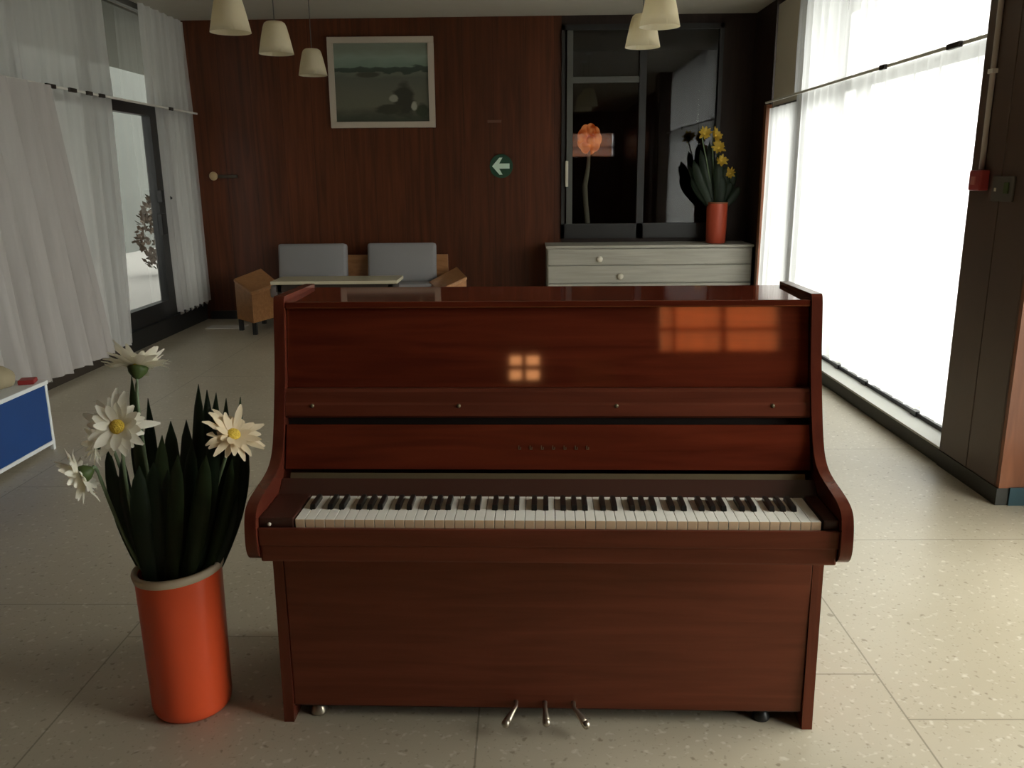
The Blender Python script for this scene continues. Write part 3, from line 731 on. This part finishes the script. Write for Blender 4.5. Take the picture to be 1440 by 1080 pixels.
# added glowing flower shape behind the glass, stands in for an orange reflection
LP = thing('glow_stand_in', 'added glowing orange flower shape on a pale stem, imitating a reflection, behind the left partition pane', 'lamp', (.70, 9.42, .86))
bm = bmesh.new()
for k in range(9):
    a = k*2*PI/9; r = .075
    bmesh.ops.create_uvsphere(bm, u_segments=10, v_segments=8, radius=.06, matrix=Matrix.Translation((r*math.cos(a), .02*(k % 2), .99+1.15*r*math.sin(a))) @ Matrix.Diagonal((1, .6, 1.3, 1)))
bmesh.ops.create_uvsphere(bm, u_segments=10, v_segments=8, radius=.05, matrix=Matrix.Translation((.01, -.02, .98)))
obj('lamp_shade', bm, M_glow, LP, smooth=True)  # emission imitates reflected orange light, no real lamp here
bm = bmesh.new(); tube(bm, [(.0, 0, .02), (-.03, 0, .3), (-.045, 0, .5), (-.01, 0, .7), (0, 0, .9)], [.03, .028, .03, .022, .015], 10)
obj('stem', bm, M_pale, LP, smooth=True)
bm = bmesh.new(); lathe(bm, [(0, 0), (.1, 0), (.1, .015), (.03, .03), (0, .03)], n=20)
obj('glow_base', bm, M_black, LP)
o = obj('side_table', B(-.2, .2, -.15, .15, 0, .86, bev=.006), M_walld, loc=(.70, 9.42, 0)); tag(o, 'dark narrow stand behind the left partition pane under the added glowing flower shape', 'stand')
# ------------------------------------------------------------------ back wall items
PC = thing('framed_picture', 'framed dim landscape painting hanging on the panelled back wall', 'picture', (-1.436, YB-.001, 2.405))
a, h = .535, .437
bm = bmesh.new(); t_ = .06
box(bm, -a, a, -.035, 0, h-t_, h, .004); box(bm, -a, a, -.035, 0, -h, -h+t_, .004); box(bm, -a, -a+t_, -.035, 0, -h+t_, h-t_); box(bm, a-t_, a, -.035, 0, -h+t_, h-t_)
obj('frame', bm, M_picf, PC)
obj('canvas', B(-a+t_, a-t_, -.018, -.005, -h+t_, h-t_), M_paint, PC)
PC.rotation_euler = (0, .004, 0)
SG = thing('exit_arrow_sign', 'small dark green sign with white left-pointing arrow on the back wall', 'sign', (-.235, YB-.001, 1.575))
bm = bmesh.new(); lathe(bm, [(0, 0), (.12, 0), (.12, .01), (0, .01)], n=28)
bmesh.ops.rotate(bm, verts=bm.verts, cent=(0, 0, 0), matrix=Matrix.Rotation(PI/2, 3, 'X'))
obj('sign_plate', bm, M_signg, SG)
bm = bmesh.new(); prism(bm, [(-.095, 0), (-.02, .085), (.012, .085), (-.022, .026), (.085, .026), (.085, -.026), (-.022, -.026), (.012, -.085), (-.02, -.085)], -.016, -.0105, 'y')
obj('arrow', bm, M_signw, SG)
LK = thing('lever_handle', 'pale round lock with dark lever on the back wall by the left curtain', 'handle', (-3.235, YB-.001, 1.505))
bm = bmesh.new(); bmesh.ops.create_uvsphere(bm, u_segments=14, v_segments=8, radius=.045)
for v in bm.verts: v.co.y = v.co.y*.5-.02
obj('knob', bm, mat('knob_tan', (.55, .40, .22), .4), LK, smooth=True)
obj('lever', B(.05, .25, -.03, -.002, -.022, .012, bev=.006), mat('lever_dark', (.035, .02, .006), .4), LK)
o = obj('wall_plate', B(-.07, .07, -.008, 0, -.012, .012, bev=.002), mat('plate_brown', (.12, .05, .03), .5), loc=(-.30, YB-.001, 2.02)); tag(o, 'narrow dull plate on the back wall above the arrow sign', 'plate')
# pillar fittings
CO = thing('conduit_pipe', 'thin pale conduit running down the dark pillar from the ceiling to the red box', 'pipe', (2.118, 4.075, 1.50))
bm = bmesh.new(); tube(bm, [(0, 0, -.02), (0, 0, ZC-1.50)], .012, 12)
obj('pipe', bm, mat('conduit', (.42, .36, .31), .5), CO, smooth=True)
for z in (.4, 1.1): obj('bracket', B(-.014, .012, -.022, .022, z, z+.02, bev=.002), M_rail, CO)
RB = thing('alarm_box', 'small red alarm box on the dark pillar at the end of the conduit', 'alarm', (2.129, 4.065, 1.43))
obj('housing', B(-.045, 0, -.05, .05, -.045, .048, bev=.008), M_red, RB)
obj('button', B(-.052, -.045, -.018, .018, -.018, .018, bev=.002), mat('button_pale', (.5, .15, .12), .4), RB)
SP = thing('switch_plate', 'dim brown switch plate on the dark pillar right of the red box', 'switch', (2.129, 3.885, 1.395))
obj('plate', B(-.010, 0, -.085, .085, -.055, .055, bev=.003), mat('plate_dark', (.085, .075, .06), .5), SP)
obj('rocker', B(-.016, -.010, -.055, -.02, -.02, .028, bev=.002), M_calyx, SP)
obj('indicator', B(-.014, -.010, .045, .06, -.012, .004, bev=.002), M_pale, SP)
# notice board on the wall behind the camera, mirrored by the piano
NB = thing('notice_board', 'cream notice board behind the camera, mirrored in the upper piano panel', 'board', (.43, YR+.001, 1.72))
obj('board_panel', B(-.22, .22, 0, .02, -.13, .13), M_board, NB)
obj('frame', B(-.23, .23, 0, .015, -.14, .14), M_pdark, NB)
# ------------------------------------------------------------------ pendant lamps
def pendant(x, y, z, label, proto=None):
    if proto:
        t = copy_tree(proto); t.location = (x, y, ZC); t['label'] = label; return t
    t = thing('pendant_lamp', label, 'lamp', (x, y, ZC), group='white pendant lamps')
    z0 = z-ZC
    bm = bmesh.new(); n = 48
    prof_ = [(.125, 0), (.113, .06), (.098, .13), (.084, .185), (.074, .208), (.058, .219), (.02, .222)]
    lathe(bm, prof_, n=n)
    bmesh.ops.solidify(bm, geom=list(bm.faces), thickness=.004)
    for v in bm.verts: v.co.z += z0
    obj('lamp_shade', bm, M_shade, t, smooth=True)
    bm = bmesh.new(); tube(bm, [(0, 0, z0+.215), (0, 0, 0)], .004, 8); obj('cord', bm, M_cord, t)
    bm = bmesh.new(); lathe(bm, [(.05, 0), (.045, -.02), (.01, -.03)], n=20, close=True); obj('ceiling_rose', bm, M_white, t, smooth=True)
    bm = bmesh.new(); bmesh.ops.create_uvsphere(bm, u_segments=12, v_segments=8, radius=.03, matrix=Matrix.Translation((0, 0, z0+.10))); lathe(bm, [(.02, z0+.12), (.02, z0+.215)], n=12, close=True)
    obj('bulb', bm, M_pale, t, smooth=True)
    return t
p0 = pendant(-1.815, 5.6, 2.355, 'nearest white pendant lamp of the left row, farthest left')
pendant(-1.80, 6.55, 2.36, 'middle white pendant lamp of the three in the left row', p0)
pendant(-1.86, 7.9, 2.38, 'farthest white pendant lamp of the left row, beside the picture', p0)
pendant(.84, 5.6, 2.35, 'nearer white pendant lamp of the right pair, larger and higher in view', p0)
pendant(.85, 6.45, 2.33, 'farther white pendant lamp of the right pair, before the glazed partition', p0)
# ------------------------------------------------------------------ outside things
U = thing('outdoor_unit', 'grey boxy outdoor unit seen dimly through the left sheer curtain', 'machine', (-4.1, 7.45, -.13))
obj('casing', B(-.2, .2, -.42, .22, .05, .86, bev=.01), M_unit, U)
obj('top_cover', B(-.23, .23, -.45, .25, .88, .98, bev=.01), mat('unit_green', (.10, .14, .12), .6), U)
bm = bmesh.new(); rnd = random.Random(3)
for k in range(420):
    a_, h_ = rnd.uniform(0, 6.28), rnd.uniform(.1, 1.3)
    rr = .42*math.sin(min(1, h_/1.35)*PI)**.5*rnd.uniform(.5, 1)
    p = Vector((rr*math.cos(a_), rr*math.sin(a_)*1.2, h_))
    d = Vector((rnd.uniform(-1, 1), rnd.uniform(-1, 1), rnd.uniform(0, 1))).normalized()*.12
    e = d.cross(Vector((rnd.uniform(-1, 1), 1, .3))).normalized()*.035
    bm.faces.new([bm.verts.new(p), bm.verts.new(p+d*.5+e), bm.verts.new(p+d), bm.verts.new(p+d*.5-e)])
tube(bm, [(0, 0, 0), (.02, 0, .6), (0, .02, 1.2)], [.05, .035, .01], 8)
o = obj('shrub', bm, M_bark, loc=(-6.2, 14.6, -.13)); tag(o, 'brownish shrub outside seen through the glazed door pane', 'shrub')
# ------------------------------------------------------------------ world and light
wd = bpy.data.worlds.new('world'); S.world = wd; wd.use_nodes = True
nt = wd.node_tree; nt.nodes.clear(); N = nt.nodes.new; L = nt.links.new
out = N('ShaderNodeOutputWorld'); bg = N('ShaderNodeBackground')
tc = N('ShaderNodeTexCoord')
dp = N('ShaderNodeVectorMath'); dp.operation = 'DOT_PRODUCT'; dp.inputs[1].default_value = Vector((.92, -.25, .3)).normalized()
L(tc.outputs['Generated'], dp.inputs[0])
mr = N('ShaderNodeMapRange'); mr.interpolation_type = 'SMOOTHSTEP'
mr.inputs['From Min'].default_value = -.6; mr.inputs['From Max'].default_value = .9; mr.inputs['To Min'].default_value = 1.0; mr.inputs['To Max'].default_value = 9.5
L(dp.outputs['Value'], mr.inputs['Value'])
bg.inputs['Color'].default_value = (1, .985, .94, 1)
L(mr.outputs[0], bg.inputs['Strength']); L(bg.outputs[0], out.inputs['Surface'])
S.view_settings.view_transform = 'Standard'; S.view_settings.look = 'None'
S.view_settings.gamma = 1; S.view_settings.exposure = .1; S.view_settings.use_curve_mapping = False
S.cycles.use_denoising = True
S.cycles.max_bounces = 10; S.cycles.diffuse_bounces = 5; S.cycles.transparent_max_bounces = 16
S.cycles.sample_clamp_indirect = 8
S.cycles.caustics_reflective = False; S.cycles.caustics_refractive = False
